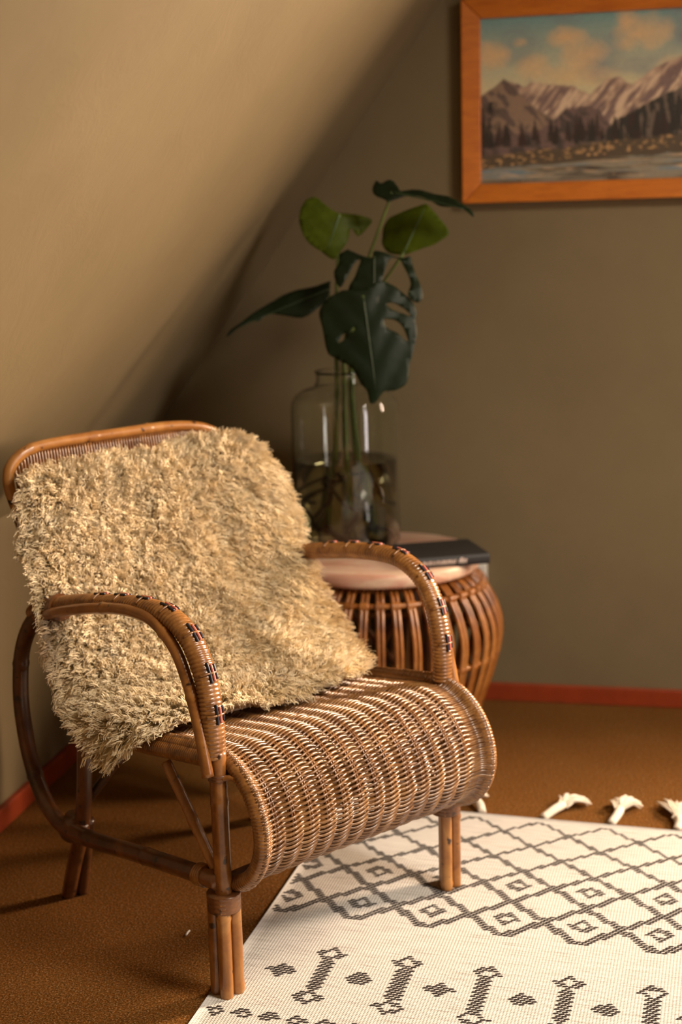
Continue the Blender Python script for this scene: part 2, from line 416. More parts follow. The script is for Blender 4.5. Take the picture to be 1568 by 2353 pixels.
def paint():
    nx, nz = 420, 260
    # X runs 0..1 over the part of the canvas in view (0.467 m), Y 0 at the top .. 1
    u = np.linspace(i0, i1, nx); z = np.linspace(k1, k0, nz)
    X, Y = np.meshgrid((u - i0) / 0.467, (k1 - z) / (k1 - k0))
    wob = (fbm(X * 14, Y * 14, 3) - .5) * .035
    Xw, Yw = X + wob, Y + (fbm(X * 14, Y * 14, 9) - .5) * .03
    C = np.zeros((nz, nx, 3))
    def lay(mask, col): 
        nonlocal C
        mk = np.clip(mask, 0, 1)[..., None]; C = C * (1 - mk) + np.asarray(col) * mk
    t = np.clip(Y / .42, 0, 1)[..., None]
    C = srgb(116, 156, 156) * (1 - t) + srgb(206, 196, 156) * t
    n1 = fbm(X * 5, Y * 6, 21); lay((n1 - .5) * 2.4, srgb(128, 138, 142))
    for cx_, cy_, rx_, ry_, s in [(.05, .22, .09, .09, 1), (.42, .13, .10, .06, 1), (.52, .24, .11, .08, .9), (.80, .12, .14, .11, 1), (.72, .03, .06, .06, .8), (.27, .30, .09, .07, .8), (.20, .15, .04, .03, .8), (.48, .36, .2, .07, .7), (1.2, .2, .15, .1, 1), (1.45, .1, .12, .07, .8), (.97, .32, .1, .05, .6)]:
        d = ((Xw - cx_) / rx_) ** 2 + ((Yw - cy_) / ry_) ** 2
        lay(np.clip(.75 - .55 * d + (fbm(X * 14, Y * 14, 5) - .5) * .7, 0, 1) * s, srgb(228, 188, 136))
    def ridge(pts, rough, seed):
        p = np.array(pts); return np.interp(X, p[:, 0], p[:, 1]) + (fbm(X * 26, X * 0, seed) - .5) * rough
    def soft(edge, w=.012): return (Yw - edge) / w
    far = ridge([(0, .46), (.1, .37), (.15, .38), (.21, .41), (.25, .385), (.32, .40), (.4, .42), (.48, .44), (.55, .47), (.63, .38), (.69, .375), (.76, .43), (.83, .36), (.91, .31), (1, .28), (1.1, .30), (1.25, .40), (1.4, .36), (1.6, .42)], .03, 31)
    st = fbm((X + Y * .6) * 40, Y * 10, 8)
    lay(soft(far), srgb(176, 148, 126)); lay(soft(far) * np.clip((st - .5) * 4, 0, 1), srgb(126, 104, 98)); lay(soft(far) * np.clip((.42 - st) * 5, 0, 1) * .7, srgb(212, 186, 158))
    near = ridge([(0, .46), (.06, .41), (.115, .365), (.15, .39), (.2, .45), (.26, .53), (.34, .60), (.5, .72), (.9, .8), (1.6, .8)], .02, 37)
    s2 = fbm((X - Y * .5) * 30, Y * 16, 18)
    lay(soft(near), srgb(142, 118, 98)); lay(soft(near) * np.clip((s2 - .48) * 4, 0, 1), srgb(100, 84, 76))
    mid = ridge([(0, .7), (.3, .68), (.36, .62), (.43, .545), (.54, .535), (.60, .58), (.65, .66), (.8, .75), (1.6, .75)], .02, 41)
    lay(soft(mid), srgb(112, 90, 84)); lay(soft(mid) * np.clip((s2 - .5) * 4, 0, 1), srgb(74, 64, 60))
    rs = ridge([(0, .9), (.6, .75), (.64, .66), (.75, .58), (.82, .55), (.9, .50), (1, .44), (1.2, .40), (1.6, .5)], .03, 43)
    lay(soft(rs), srgb(104, 90, 78)); lay(soft(rs) * np.clip((fbm(X * 60, Y * 14, 6) - .45) * 5, 0, 1), srgb(50, 46, 40))
    # conifers: thin triangles
    tr = np.random.default_rng(4)
    for q in range(120):
        tx = tr.uniform(-.02, 1.58); tb = .76 - .035 * min(tx, 1.2) + tr.uniform(-.03, .03); th = tr.uniform(.05, .15) * (1.5 if tx < .12 else 1)
        hw = th * .16; k = np.clip((Y - (tb - th)) / th, 0, 1)
        inside = (np.abs(X - tx) < hw * k * (.7 + .5 * vnoise(Y * 90, X * 0 + q, 3))) & (Y < tb) & (Y > tb - th)
        lay(inside * .85, srgb(40 + 20 * tr.random(), 38, 30))
    lay(np.where((X < .1) & (Y > .5), np.clip((fbm(X * 40, Y * 20, 50) - .35) * 3, 0, 1) * np.clip((.1 - X) / .04, 0, 1), 0) * (Y < .86), srgb(44, 38, 32))
    sh = .855 - .10 * np.clip(X, 0, 1.1)
    band = np.clip((Yw - sh + .03) / .02, 0, 1)
    lay(band, srgb(84, 70, 52)); sp = fbm(X * 50, Y * 70, 60)
    lay(band * np.clip((sp - .52) * 4, 0, 1) * (Y < sh + .05), srgb(204, 160, 106))
    wt = np.clip((Yw - sh - .055 - .03 * np.clip(X, 0, 1)) / .015, 0, 1)
    lay(wt, srgb(142, 132, 112)); ws = fbm(X * 6, Y * 70, 70)
    lay(wt * np.clip((ws - .52) * 5, 0, 1), srgb(112, 130, 138)); lay(wt * np.clip((.44 - ws) * 5, 0, 1), srgb(72, 62, 52)); lay(wt * np.clip((fbm(X * 9, Y * 50, 77) - .6) * 5, 0, 1), srgb(190, 162, 128))
    lay(np.clip((Y - .97) / .03, 0, 1) * .6 * (X < .2), srgb(40, 36, 32))
    C = C * (0.9 + 0.2 * fbm(X * 70, Y * 70, 90))[..., None]
    b = MB()
    P = np.stack([np.broadcast_to(u, (nz, nx)) - ox, np.full((nz, nx), -.014), np.broadcast_to(z[:, None], (nz, nx)) - oz], -1).reshape(-1, 3)
    idx = np.arange(nz * nx).reshape(nz, nx)
    Fc = np.stack([idx[:-1, :-1], idx[1:, :-1], idx[1:, 1:], idx[:-1, 1:]], -1).reshape(-1, 4)
    me = bpy.data.meshes.new('canvas'); me.from_pydata(P.tolist(), [], Fc.tolist())
    at = me.color_attributes.new('paint', 'FLOAT_COLOR', 'POINT')
    at.data.foreach_set('color', np.concatenate([np.clip(C.reshape(-1, 3), 0, 1), np.ones((nz * nx, 1))], 1).ravel().astype(np.float32))
    me.update()
    put('canvas', me, M_PAINT, pic, label='painted mountains, conifers and lake under peach clouds')
paint()

# ------------------------------------------------------------------ rattan armchair
CA = math.atan2(.825, .566)
CO = (-0.494, 2.213, 0)
chair = empty('rattan_armchair', CO, CA, 'honey-brown rattan armchair with wicker seat and looped arms', 'armchair')
def yz(x, pts): return [(x, y, z) for y, z in pts]
def canep(P, r, nodes=(), k=10):
    P, s = resample(P, .006); R = np.full(len(P), r)
    L = s[-1]
    for q in nodes: R = R + .0016 * np.exp(-((s - q * L) / .004) ** 2)
    b = MB(); b.tube(P, R, k); return b

ARM = [(.500, .545), (.44, .566), (.36, .586), (.28, .600), (.20, .611), (.13, .614), (.085, .606), (.045, .582), (.018, .540), (.005, .495), (0, .45), (0, .402)]
THIN = [(.47, .545), (.40, .568), (.31, .590), (.22, .606), (.16, .609), (.113, .601), (.066, .569), (.038, .524), (.022, .482), (.008, .43), (-.004, .378)]
HOOP = [(.42, .560), (.47, .550), (.515, .520), (.55, .468), (.566, .40), (.566, .333), (.548, .255), (.51, .19), (.455, .158), (.36, .158), (.2, .178), (.06, .193), (.0, .197)]
SEATP = [(.40, .362), (.30, .368), (.22, .375), (.12, .388), (.06, .396), (.022, .396), (-.012, .386), (-.044, .362), (-.066, .330), (-.076, .295), (-.075, .262), (-.061, .228), (-.037, .203), (-.004, .187), (.026, .180)]
SK = -.06   # the rolled front runs slightly askew
def skew(x): return SK * (x + .24)
BACKP = [(.487, 0), (.455, .08), (.425, .156), (.405, .265), (.402, .36), (.44, .464), (.484, .55), (.527, .635), (.568, .72)]

for s in (-1, 1):
    # armrest: two canes wrapped together
    XA, DA = (.256, 0) if s > 0 else (-.263, .004)
    ARMS = [(y + DA, z) for y, z in ARM]
    b = MB(); b.wrapped(smooth(yz(XA, ARMS), 10), .0158, .0066, .0022, 14, (1, 0, 0), 1.30)
    arm = put('armrest', b, M_WRAP, chair)
    put('outer_cane', canep(smooth(yz(s * .2845 if s > 0 else -.283, THIN), 10), .0098, (.35, .62, .8)), M_CANE, arm, label='smooth outer cane of the armrest')
    # cross marks woven into the armrest
    PA, sa = resample(smooth(yz(XA, ARMS), 10), .002)
    T, N, B = frames(PA, (1, 0, 0))
    cen = np.array([XA, .25, .45])
    sg = 1 if ((PA - cen) * N).sum(1).mean() > 0 else -1
    Ltot = sa[-1]
    for c in (.070, .132, .194, .256, .318, .380, .440):
        for dx, mt_, ln, nm in ((-.0068, M_NAVY, .032, 'navy_strip'), (0, M_PINK, .026, 'pink_strip'), (.0068, M_NAVY, .024, 'navy_strip')):
            i = np.where(np.abs(sa - (Ltot - c)) < ln / 2)[0]
            if len(i) < 3: continue
            xo = dx + .005
            hgt = .0157 * math.sqrt(max(.1, 1 - (xo / (.0155 * 1.3)) ** 2))
            P = PA[i] + N[i] * sg * (hgt + .0004) + np.array([xo, 0, 0])
            b = MB(); b.tube(P, .0024, 6); put(nm, b, mt_, arm)
        i = np.where(np.abs(sa - (Ltot - c)) < .003)[0]
        th = np.linspace(-1.0, 1.0, 13); q = i[len(i) // 2]
        P = np.array([PA[q] + N[q] * sg * math.cos(t) * .0164 + np.array([1, 0, 0]) * math.sin(t) * .0164 * 1.28 for t in th])
        b = MB(); b.tube(P, .0021, 6); put('crossing_strap', b, M_WRAP, arm)
    # side hoop from armrest round the back to the front leg
    put('side_hoop', canep(smooth(yz(s * .268, HOOP), 10), .0148, (.2, .42, .62, .8)), M_CANED, chair, label='dark bent hoop from armrest to front leg')
    b = MB(); b.wrapped(smooth([(s * .262, .475, .552), (s * .264, .45, .560), (s * .265, .415, .570)]), .0245, .006, .0015, 14); put('arm_binding', b, M_CANED, chair)
    # front leg: post with three canes round its foot
    post = put('front_leg', canep([(s * .26, 0, .002), (s * .26, 0, .2), (s * .26, 0, .412)], .0138, (.48, .8)), M_CANE, chair)
    for ax, ay, zt, nd in ((-.70, -.72, .170, .82), (-.73, .69, .168, .5), (.73, -.69, .166, .08)):
        put('foot_cane', canep([(s * .26 - s * ax * .0158, ay * .0158, .003), (s * .26 - s * ax * .0158, ay * .0158, zt)], .0112, (nd,)), M_CANE, post)
    b = MB(); b.wrapped([(s * .26, 0, .150), (s * .26, 0, .178)], .0275, .007, .0012, 16); put('leg_binding', b, M_CANED, post)
    b = MB(); b.wrapped([(s * .266, .035, .195), (s * .266, .055, .193)], .019, .005, .0012, 14); put('hoop_binding', b, M_WRAP, post)
    b = MB(); b.wrapped([(s * .26, 0, .366), (s * .26, 0, .376)], .0165, .005, .001, 14); put('post_ring', b, M_CANED, post)
    b = MB(); b.tube(smooth([(s * .262, -.012, .371), (s * .252, -.025, .372), (s * .244, -.040, .366)]), .0048, 8); put('rim_tie', b, M_CANE, post)
    # rear leg running up into the back
    rl = put('rear_leg', canep(smooth(yz(s * .245, BACKP), 10), .0140, (.2, .45)), M_CANED, chair)
    put('foot_cane', canep(smooth([(s * .222, .478, .002), (s * .226, .452, .08), (s * .232, .425, .165)]), .0118, (.3,)), M_CANED, rl)
    b = MB(); b.wrapped([(s * .245, .404, .345), (s * .245, .404, .368)], .0175, .006, .0012, 14); put('leg_binding', b, M_CANED, rl)
    b = MB(); b.wrapped([(s * .255, .445, .140), (s * .255, .425, .172)], .024, .006, .0014, 14); put('leg_binding', b, M_CANED, rl)
    # braces under the seat
    put('diagonal_brace', canep([(s * .250, .150, .352), (s * .255, .022, .205)], .0092, (.55,)), M_CANE, chair)
    put('diagonal_brace', canep([(s * .15, .36, .33), (s * .243, .425, .19)], .0085, (.4,)), M_CANED, chair)
    # seat side rail, wrapped
    b = MB(); b.wrapped(smooth(yz(s * .248, [(.40, .352), (.22, .366), (.12, .378), (.03, .388)]), 8), .0152, .0052, .0019, 12); put('seat_rail', b, M_WRAP, chair)
put('seat_crossbar', canep([(-.245, .40, .350), (.245, .40, .350)], .012, (.5,)), M_CANED, chair)
put('seat_crossbar', canep([(-.25, .02, .375), (.25, .02, .375)], .010, (.5,)), M_CANED, chair)
put('seat_crossbar', canep([(-.258, .01, .190), (.258, .01, .190)], .010, (.5,)), M_CANED, chair)
# back: bent top cane and woven panel
TOP = [(-.247, .560, .705), (-.252, .583, .760), (-.243, .590, .795), (-.208, .590, .820), (-.143, .590, .828), (0, .592, .829), (.105, .592, .829), (.18, .590, .821), (.225, .588, .803), (.246, .583, .765), (.247, .560, .705)]
put('back_frame', canep(smooth(TOP, 10), .0105, (.22, .42, .6)), M_CANE, chair, label='bent cane along the top of the back')
b = MB()
for z in (.40, .50, .60, .70): b.tube([(-.245, .412 + (z - .36) * .45, z), (.245, .412 + (z - .36) * .45, z)], .005, 6)
bp = put('back_panel', b, M_STAKE, chair)
bs = MB(); bs.tube(smooth([(0, .412, .36), (0, .46, .47), (0, .51, .58), (0, .56, .70), (0, .582, .78), (0, .590, .822)], 3), .0031, 6)
bsm = bs.mesh('back_strand'); bsm.materials.append(M_WRAP)
for i in range(76):
    x = -.234 + i * .468 / 75
    o = put('back_strand', bsm, M_WRAP, bp); o.location = (x, 0, 0)
    e = max(0, abs(x) - .19) / .045
    o.scale = (1, 1, 1 - .035 * e * e)
# seat: twined wicker rows over stakes, rolled over the front
seat_b = MB()
SP, ss = resample(smooth(yz(0, SEATP), 12), .002)
for xr in (-.240, .258):
    seat_b.wrapped(SP + np.array([xr, skew(xr), 0]), .0142, .0055, .0022, 12, (1, 0, 0))
seat = put('seat', seat_b, M_WRAP, chair, label='woven wicker seat rolled down over the front edge')
Tn, Nn, Bn = frames(SP, (1, 0, 0))
if Nn[10][2] < 0: Nn = -Nn
XS = np.linspace(-.212, .202, 13); SPC = XS[1] - XS[0]
for x in XS:
    b = MB()
    for d in (-.0024, .0024): b.tube(SP[::4] + np.array([x + d, skew(x), 0]), .0021, 6)
    put('stake', b, M_STAKE, seat)
def weft(seed):
    r_ = np.random.default_rng(seed); b = MB()
    n = 7 * 14 + 1
    x = np.linspace(-.245, .262, n)
    ph = math.pi * (x - XS[0]) / SPC
    wgt = np.clip((x + .232) / .02, 0, 1) * np.clip((.222 - x) / .02, 0, 1)
    for k in (0, 1):
        a = ph + k * math.pi
        jn = np.interp(x, np.linspace(-.27, .27, 15), r_.normal(0, .0005, 15)); jt = np.interp(x, np.linspace(-.27, .27, 15), r_.normal(0, .0006, 15))
        nn = .0046 * np.cos(a) * wgt + jn
        tt = .0034 * np.sin(a) * wgt + jt + (1 - wgt) * (.0018 if k else -.0018)
        xe = np.where(x < 0, -x + .018, x); end = np.clip((xe - .236) / .02, 0, 1); nn = nn + end ** 1.5 * .0135 - np.clip((xe - .258) / .004, 0, 1) * .003
        P = np.stack([x, tt, nn], 1)           # x, along profile, normal
        b.tube(P, .0025, 6)
    me = b.mesh('weave_strand'); me.materials.append(M_WEAVE); return me
wefts = [weft(i) for i in range(4)]
pitch = .0080
Ls = ss[-1]; nrow = int(Ls / pitch)
for i in range(nrow):
    sd = (i + .5) * pitch; j = int(round(sd / .002)); j = min(j, len(SP) - 1)
    o = put('weave_strand', wefts[random.randrange(4)], M_WEAVE, seat)
    t, n = Tn[j], Nn[j]
    # local axes: X = x, Y = along the profile (pointing up/back), Z = outward normal
    yv = -t
    M = Matrix(((1, 0, 0, 0), (0, yv[1], n[1], SP[j][1] + skew(0)), (0, yv[2], n[2], SP[j][2]), (0, 0, 0, 1)))
    M = Matrix.Translation(M.to_translation()) @ Matrix.Rotation(math.atan(SK), 4, 'Z') @ M.to_3x3().to_4x4()
    o.matrix_local = M

# ------------------------------------------------------------------ sheepskin
def L2W(P):
    P = np.asarray(P, float); c, s = math.cos(CA), math.sin(CA)
    return np.stack([CO[0] + P[..., 0] * c - P[..., 1] * s, CO[1] + P[..., 0] * s + P[..., 1] * c, P[..., 2]], -1)
CTRL = np.array([  # rows: top -> bottom, columns: left -> right (chair coordinates)
    [(-.226, .556, .768), (-.12, .550, .772), (0, .540, .770), (.12, .525, .782), (.215, .500, .788)],
    [(-.248, .522, .670), (-.12, .500, .680), (0, .482, .688), (.13, .460, .698), (.236, .440, .702)],
    [(-.256, .468, .570), (-.12, .446, .580), (0, .425, .586), (.13, .405, .592), (.236, .390, .596)],
    [(-.266, .400, .455), (-.13, .365, .470), (0, .340, .478), (.12, .325, .484), (.226, .318, .492)],
    [(-.272, .335, .400), (-.16, .262, .412), (-.02, .228, .420), (.11, .222, .424), (.212, .238, .430)],
    [(-.272, .262, .362), (-.20, .172, .404), (-.04, .150, .402), (.10, .150, .403), (.200, .182, .410)]], float)
def surf(a, b_):
    """bicubic (Catmull-Rom) patch; a left->right, b top->bottom"""
    nr, nc, _ = CTRL.shape
    def cr(t):
        return np.stack([-.5 * t + t * t - .5 * t ** 3, 1 - 2.5 * t * t + 1.5 * t ** 3, .5 * t + 2 * t * t - 1.5 * t ** 3, -.5 * t * t + .5 * t ** 3], -1)
    E = np.empty((nr + 2, nc + 2, 3)); E[1:-1, 1:-1] = CTRL
    E[0, 1:-1] = 2 * CTRL[0] - CTRL[1]; E[-1, 1:-1] = 2 * CTRL[-1] - CTRL[-2]
    E[:, 0] = 2 * E[:, 1] - E[:, 2]; E[:, -1] = 2 * E[:, -2] - E[:, -3]
    x = np.clip(a, 0, 1) * (nc - 1); y = np.clip(b_, 0, 1) * (nr - 1)
    ix = np.minimum(x.astype(int), nc - 2); iy = np.minimum(y.astype(int), nr - 2)
    wx, wy = cr(x - ix), cr(y - iy)
    out = 0
    for p in range(4):
        for q in range(4):
            out = out + (wy[..., p] * wx[..., q])[..., None] * E[iy + p, ix + q]
    return out
def surf_n(a, b_):
    e = 1e-3
    du = surf(np.clip(a + e, 0, 1), b_) - surf(np.clip(a - e, 0, 1), b_); dv = surf(a, np.clip(b_ + e, 0, 1)) - surf(a, np.clip(b_ - e, 0, 1))
    n = np.cross(dv, du); n /= np.linalg.norm(n, axis=-1)[..., None]
    du /= np.linalg.norm(du, axis=-1)[..., None]; dv /= np.linalg.norm(dv, axis=-1)[..., None]
    return n, du, dv
def lump(a, b_): return (fbm(a * 6 + 3, b_ * 7 + 5, 12) - .5) * .03
def sheepskin():
    na, nb = 170, 190
    A, Bq = np.meshgrid(np.linspace(0, 1, na), np.linspace(0, 1, nb))
    S = surf(A, Bq); n, du, dv = surf_n(A, Bq)
    if (n * np.array([0, -1, .5])).sum(-1).mean() < 0: sgn = -1
    else: sgn = 1
    n = n * sgn
    edge = np.minimum(np.minimum(A, 1 - A), np.minimum(Bq, 1 - Bq)); th = np.clip(edge / .06, 0, 1)
    front = S + n * (0.019 * np.sqrt(th) + .004 + np.clip(lump(A, Bq), -.01, .02) * th + (fbm(A * 45, Bq * 50, 33) - .5) * .010 * th)[..., None]; back = S - n * .004
    V = np.concatenate([front.reshape(-1, 3), back.reshape(-1, 3)]); idx = np.arange(na * nb).reshape(nb, na)
    f = np.stack([idx[:-1, :-1], idx[1:, :-1], idx[1:, 1:], idx[:-1, 1:]], -1).reshape(-1, 4)
    g = f[:, ::-1] + na * nb
    rim = np.concatenate([idx[0, :], idx[1:, -1], idx[-1, -2::-1], idx[-2:0:-1, 0]])
    r2 = np.roll(rim, -1); h = np.stack([rim, r2, r2 + na * nb, rim + na * nb], -1)
    me = bpy.data.meshes.new('sheepskin'); me.from_pydata(V.tolist(), [], np.concatenate([f, g, h]).tolist())
    me.polygons.foreach_set('use_smooth', [True] * len(me.polygons)); me.update()
    root = put('sheepskin', me, M_HIDE, None, 'fluffy cream sheepskin draped over the chair back and seat', 'sheepskin')
    root.location = CO; root.rotation_euler = (0, 0, CA)
    # wool: curly tapering fibres gathered in locks
    nl = 6100; ns = 9; seg = 6; k = 3
    la = rng.random(nl * 2); lb = rng.random(nl * 2)
    # stratify
    g = int(math.sqrt(nl)); ga, gb = np.meshgrid(np.arange(g), np.arange(g)); la = ((ga.ravel() + rng.random(g * g)) / g); lb = ((gb.ravel() + rng.random(g * g)) / g)
    ne = 900   # extra along the rim
    t = rng.random(ne); side = rng.integers(0, 4, ne)
    la = np.r_[la, np.where(side == 0, 0.0, np.where(side == 1, 1.0, t))]; lb = np.r_[lb, np.where(side < 2, t, np.where(side == 2, 0.0, 1.0))]
    nl = len(la)
    P0 = surf(la, lb); n, du, dv = surf_n(la, lb); n = n * sgn
    eg0 = np.clip(np.minimum(np.minimum(la, 1 - la), np.minimum(lb, 1 - lb)) / .06, 0, 1)
    P0 = P0 + n * (np.clip(lump(la, lb), -.01, .02) + .016 * eg0)[:, None]
    gdir = np.array([0, 0, -1.0]); gt = gdir - n * (n @ gdir)[:, None]
    # parting: the wool radiates from a whorl low on the left, hangs at the rims
    ca, cb = .42, .62
    rad = du * (la - ca)[:, None] + dv * (lb - cb)[:, None]
    rad /= np.linalg.norm(rad, axis=1)[:, None] + .08
    ex = np.clip((.10 - la) / .10, 0, 1)[:, None] * -du + np.clip((la - .90) / .10, 0, 1)[:, None] * du + np.clip((.08 - lb) / .08, 0, 1)[:, None] * -dv * .7 + np.clip((lb - .92) / .08, 0, 1)[:, None] * dv * .8
    fl = np.stack([fbm(la * 9, lb * 9, 5) - .5, fbm(la * 9 + 50, lb * 9, 6) - .5, fbm(la * 9, lb * 9 + 50, 7) - .5], -1)
    D = n * .75 + rad * .55 + gt * .38 + ex * 1.0 + fl * 1.4 + rng.normal(0, .12, (nl, 3))
    D /= np.linalg.norm(D, axis=1)[:, None]
    eg = np.minimum(np.minimum(la, 1 - la), np.minimum(lb, 1 - lb))
    LN = rng.uniform(.028, .040, nl) * (1 + .45 * np.clip((.08 - eg) / .08, 0, 1)) + .010 * np.clip((lb - .8) / .2, 0, 1) * np.clip((.3 - la) / .3, 0, 1)
    Pl = np.repeat(P0, ns, 0); Dl = np.repeat(D, ns, 0); Nl = np.repeat(n, ns, 0); Gl = np.repeat(gt, ns, 0)
    m_ = nl * ns
    off = rng.normal(0, .0062, (m_, 3)); off[::ns] *= .3; off -= Nl * (off * Nl).sum(1)[:, None]
    ln = np.repeat(LN, ns) * rng.uniform(.8, 1.1, m_)
    side1 = np.cross(Dl, np.repeat(rng.normal(0, 1, (nl, 3)), ns, 0)); side1 /= np.linalg.norm(side1, axis=1)[:, None]; side2 = np.cross(Dl, side1)
    phs = np.repeat(rng.uniform(0, 6.28, nl), ns) + rng.normal(0, .5, m_); frq = np.repeat(rng.uniform(1.2, 2.3, nl), ns)
    amp = np.repeat(rng.uniform(.0022, .0052, nl), ns)
    tt = np.linspace(0, 1, seg + 1)
    V = np.empty((m_, seg + 1, k, 3), np.float32)
    th3 = np.array([0, 2.094, 4.189])
    fat = np.tile(np.r_[1.5, 1.25, 1.1, 1, 1, 1, .9, .9, .8], nl)
    for i, t in enumerate(tt):
        c = Pl + off * (1 - .5 * t) + Dl * (ln * t * (1 - .12 * t))[:, None] + Gl * (ln * .22 * t * t)[:, None]
        a = phs + frq * 6.283 * t * .9
        c = c + side1 * (amp * t * np.cos(a))[:, None] + side2 * (amp * t * np.sin(a))[:, None]
        r = .00150 * fat * (1 - .66 * t ** 2.2)
        for j in range(k):
            V[:, i, j] = c + side1 * (r * math.cos(th3[j]))[:, None] + side2 * (r * math.sin(th3[j]))[:, None]
    base = (np.arange(m_) * (seg + 1) * k)[:, None]
    q = []
    for i in range(seg):
        for j in range(k):
            j2 = (j + 1) % k; q.append([i * k + j, i * k + j2, (i + 1) * k + j2, (i + 1) * k + j])
    q = np.array(q); Fq = (base[:, :, None] + q[None]).reshape(-1, 4)
    V = V.reshape(-1, 3)
    me = bpy.data.meshes.new('fleece'); me.vertices.add(len(V)); me.vertices.foreach_set('co', V.ravel())
    me.loops.add(Fq.size); me.loops.foreach_set('vertex_index', Fq.ravel().astype(np.int32))
    me.polygons.add(len(Fq)); me.polygons.foreach_set('loop_start', np.arange(0, Fq.size, 4, dtype=np.int32))
    me.polygons.foreach_set('use_smooth', np.ones(len(Fq), bool)); me.update(calc_edges=True)
    put('fleece', me, M_WOOL, root, kind='stuff', label='long curly cream wool')
sheepskin()

# ------------------------------------------------------------------ side table
TCX, TCY = -.605, 3.185
table = empty('side_table', (TCX, TCY, 0), 0, 'barrel-shaped rattan side table with round pink stone top', 'side table')
ZT = .458
pr_ = [(0, ZT - .032), (.225, ZT - .032), (.232, ZT - .029), (.235, ZT - .022), (.235, ZT - .008), (.232, ZT - .002), (.227, ZT), (0, ZT)]
b = MB(); b.lathe(pr_, 72); put('table_top', b, M_TOP, table, label='round pinkish stone top with pale streaks')
RIB = [(.192, .424), (.220, .411), (.245, .384), (.270, .340), (.283, .29), (.277, .235), (.258, .165), (.232, .09), (.210, .014)]
b = MB()
for d in (-.0052, .0052): b.tube(smooth([(r, d, z) for r, z in RIB], 5), .0052, 7)
ribm = b.mesh('rib'); ribm.materials.append(M_TABLECANE)
NR = 44
for i in range(NR):
    o = put('rib', ribm, M_TABLECANE, table); o.rotation_euler = (0, 0, 2 * math.pi * (i + .3) / NR)
for r, z, w_ in ((.192, .416, .008), (.238, .390, .0062), (.270, .232, .0062), (.212, .012, .010), (.150, .416, .008)):
    th = np.linspace(0, 2 * math.pi, 73)
    b = MB(); b.tube(np.stack([r * np.cos(th), r * np.sin(th), np.full(73, z)], 1), w_, 7); put('ring', b, M_TABLECANE, table)
bk = MB(); bk.wrapped([(0, -.009, 0), (0, .009, 0)], .0105, .005, .001, 10); bkm = bk.mesh('binding'); bkm.materials.append(M_TABLECANE)
for r, z in ((.241, .390), (.272, .232)):
    for i in range(NR):
        a = 2 * math.pi * (i + .3) / NR
        o = put('binding', bkm, M_TABLECANE, table); o.location = (r * math.cos(a), r * math.sin(a), z); o.rotation_euler = (0, 0, a)
for i in range(4):
    a = math.pi / 4 + i * math.pi / 2
    put('inner_post', canep([(.14 * math.cos(a), .14 * math.sin(a), .01), (.14 * math.cos(a), .14 * math.sin(a), .42)], .013), M_CANED, table)
for i in range(2):
    a = math.pi / 4 + i * math.pi / 2
    put('inner_brace', canep([(.14 * math.cos(a), .14 * math.sin(a), .06), (-.14 * math.cos(a), -.14 * math.sin(a), .40)], .008), M_CANED, table)

# ------------------------------------------------------------------ book
ba = math.radians(24.6)
book = empty('book', (-.4565, 3.130, ZT), ba, 'black hardback book lying on the pink table top', 'book')
bl, bw, bh = .19, .158, .024
b = MB(); b.box((-bl / 2 + .003, -bw / 2 + .002, .003), (bl / 2 - .003, bw / 2 - .003, bh - .003)); put('pages', flat(b.mesh('pages')), M_PAGE, book)
b = MB(); b.box((-bl / 2, -bw / 2, 0), (bl / 2, bw / 2, .003)); put('cover', flat(b.mesh('cover')), M_BOOK, book, bevel=.0008)
b = MB(); b.box((-bl / 2, -bw / 2, bh - .003), (bl / 2, bw / 2, bh)); put('cover', flat(b.mesh('cover')), M_BOOK, book, bevel=.0008)
b = MB()
P = np.array([(0, -bw / 2 - .0005, .0015), (0, -bw / 2 - .003, bh * .3), (0, -bw / 2 - .003, bh * .7), (0, -bw / 2 - .0005, bh - .0015)])
V = [(-bl / 2, p[1], p[2]) for p in P] + [(bl / 2, p[1], p[2]) for p in P] + [(-bl / 2, -bw / 2 + .0025, .0015), (-bl / 2, -bw / 2 + .0025, bh - .0015), (bl / 2, -bw / 2 + .0025, .0015), (bl / 2, -bw / 2 + .0025, bh - .0015)]
b.add(V, [(0, 1, 5, 4)[::-1], (1, 2, 6, 5)[::-1], (2, 3, 7, 6)[::-1], (8, 10, 11, 9), (0, 8, 9, 3, 2, 1), (4, 5, 6, 7, 11, 10)])
put('spine', flat(b.mesh('spine')), M_BOOK, book)
b = MB(); x = -.060
lr = random.Random(3)
while x < .042:      # the spine title: a blurred run of small pale letters, then a shorter taller word
    if .018 < x < .022: x += .005
    tall = .0125 if x > .02 and lr.random() < .6 else .0085
    wd = lr.uniform(.0012, .0022)
    b.box((x, -bw / 2 - .0036, .007), (x + wd, -bw / 2 - .0030, .007 + tall))
    if lr.random() < .6: b.box((x, -bw / 2 - .0036, .007 + .0065), (x + .0042, -bw / 2 - .0030, .007 + .0085))
    x += lr.uniform(.0034, .0046)
put('spine_lettering', flat(b.mesh('lettering')), M_LETTER, book, label='small pale title lettering on the spine', kind='stuff')

# pale box on the wall behind the table
b = MB(); b.box((-.475, YB - .03, .265), (-.387, YB, .362)); put('wall_box', flat(b.mesh('wall_box')), M_WHITE, None, 'small pale box on the back wall behind the rattan table', 'wall box', bevel=.004)

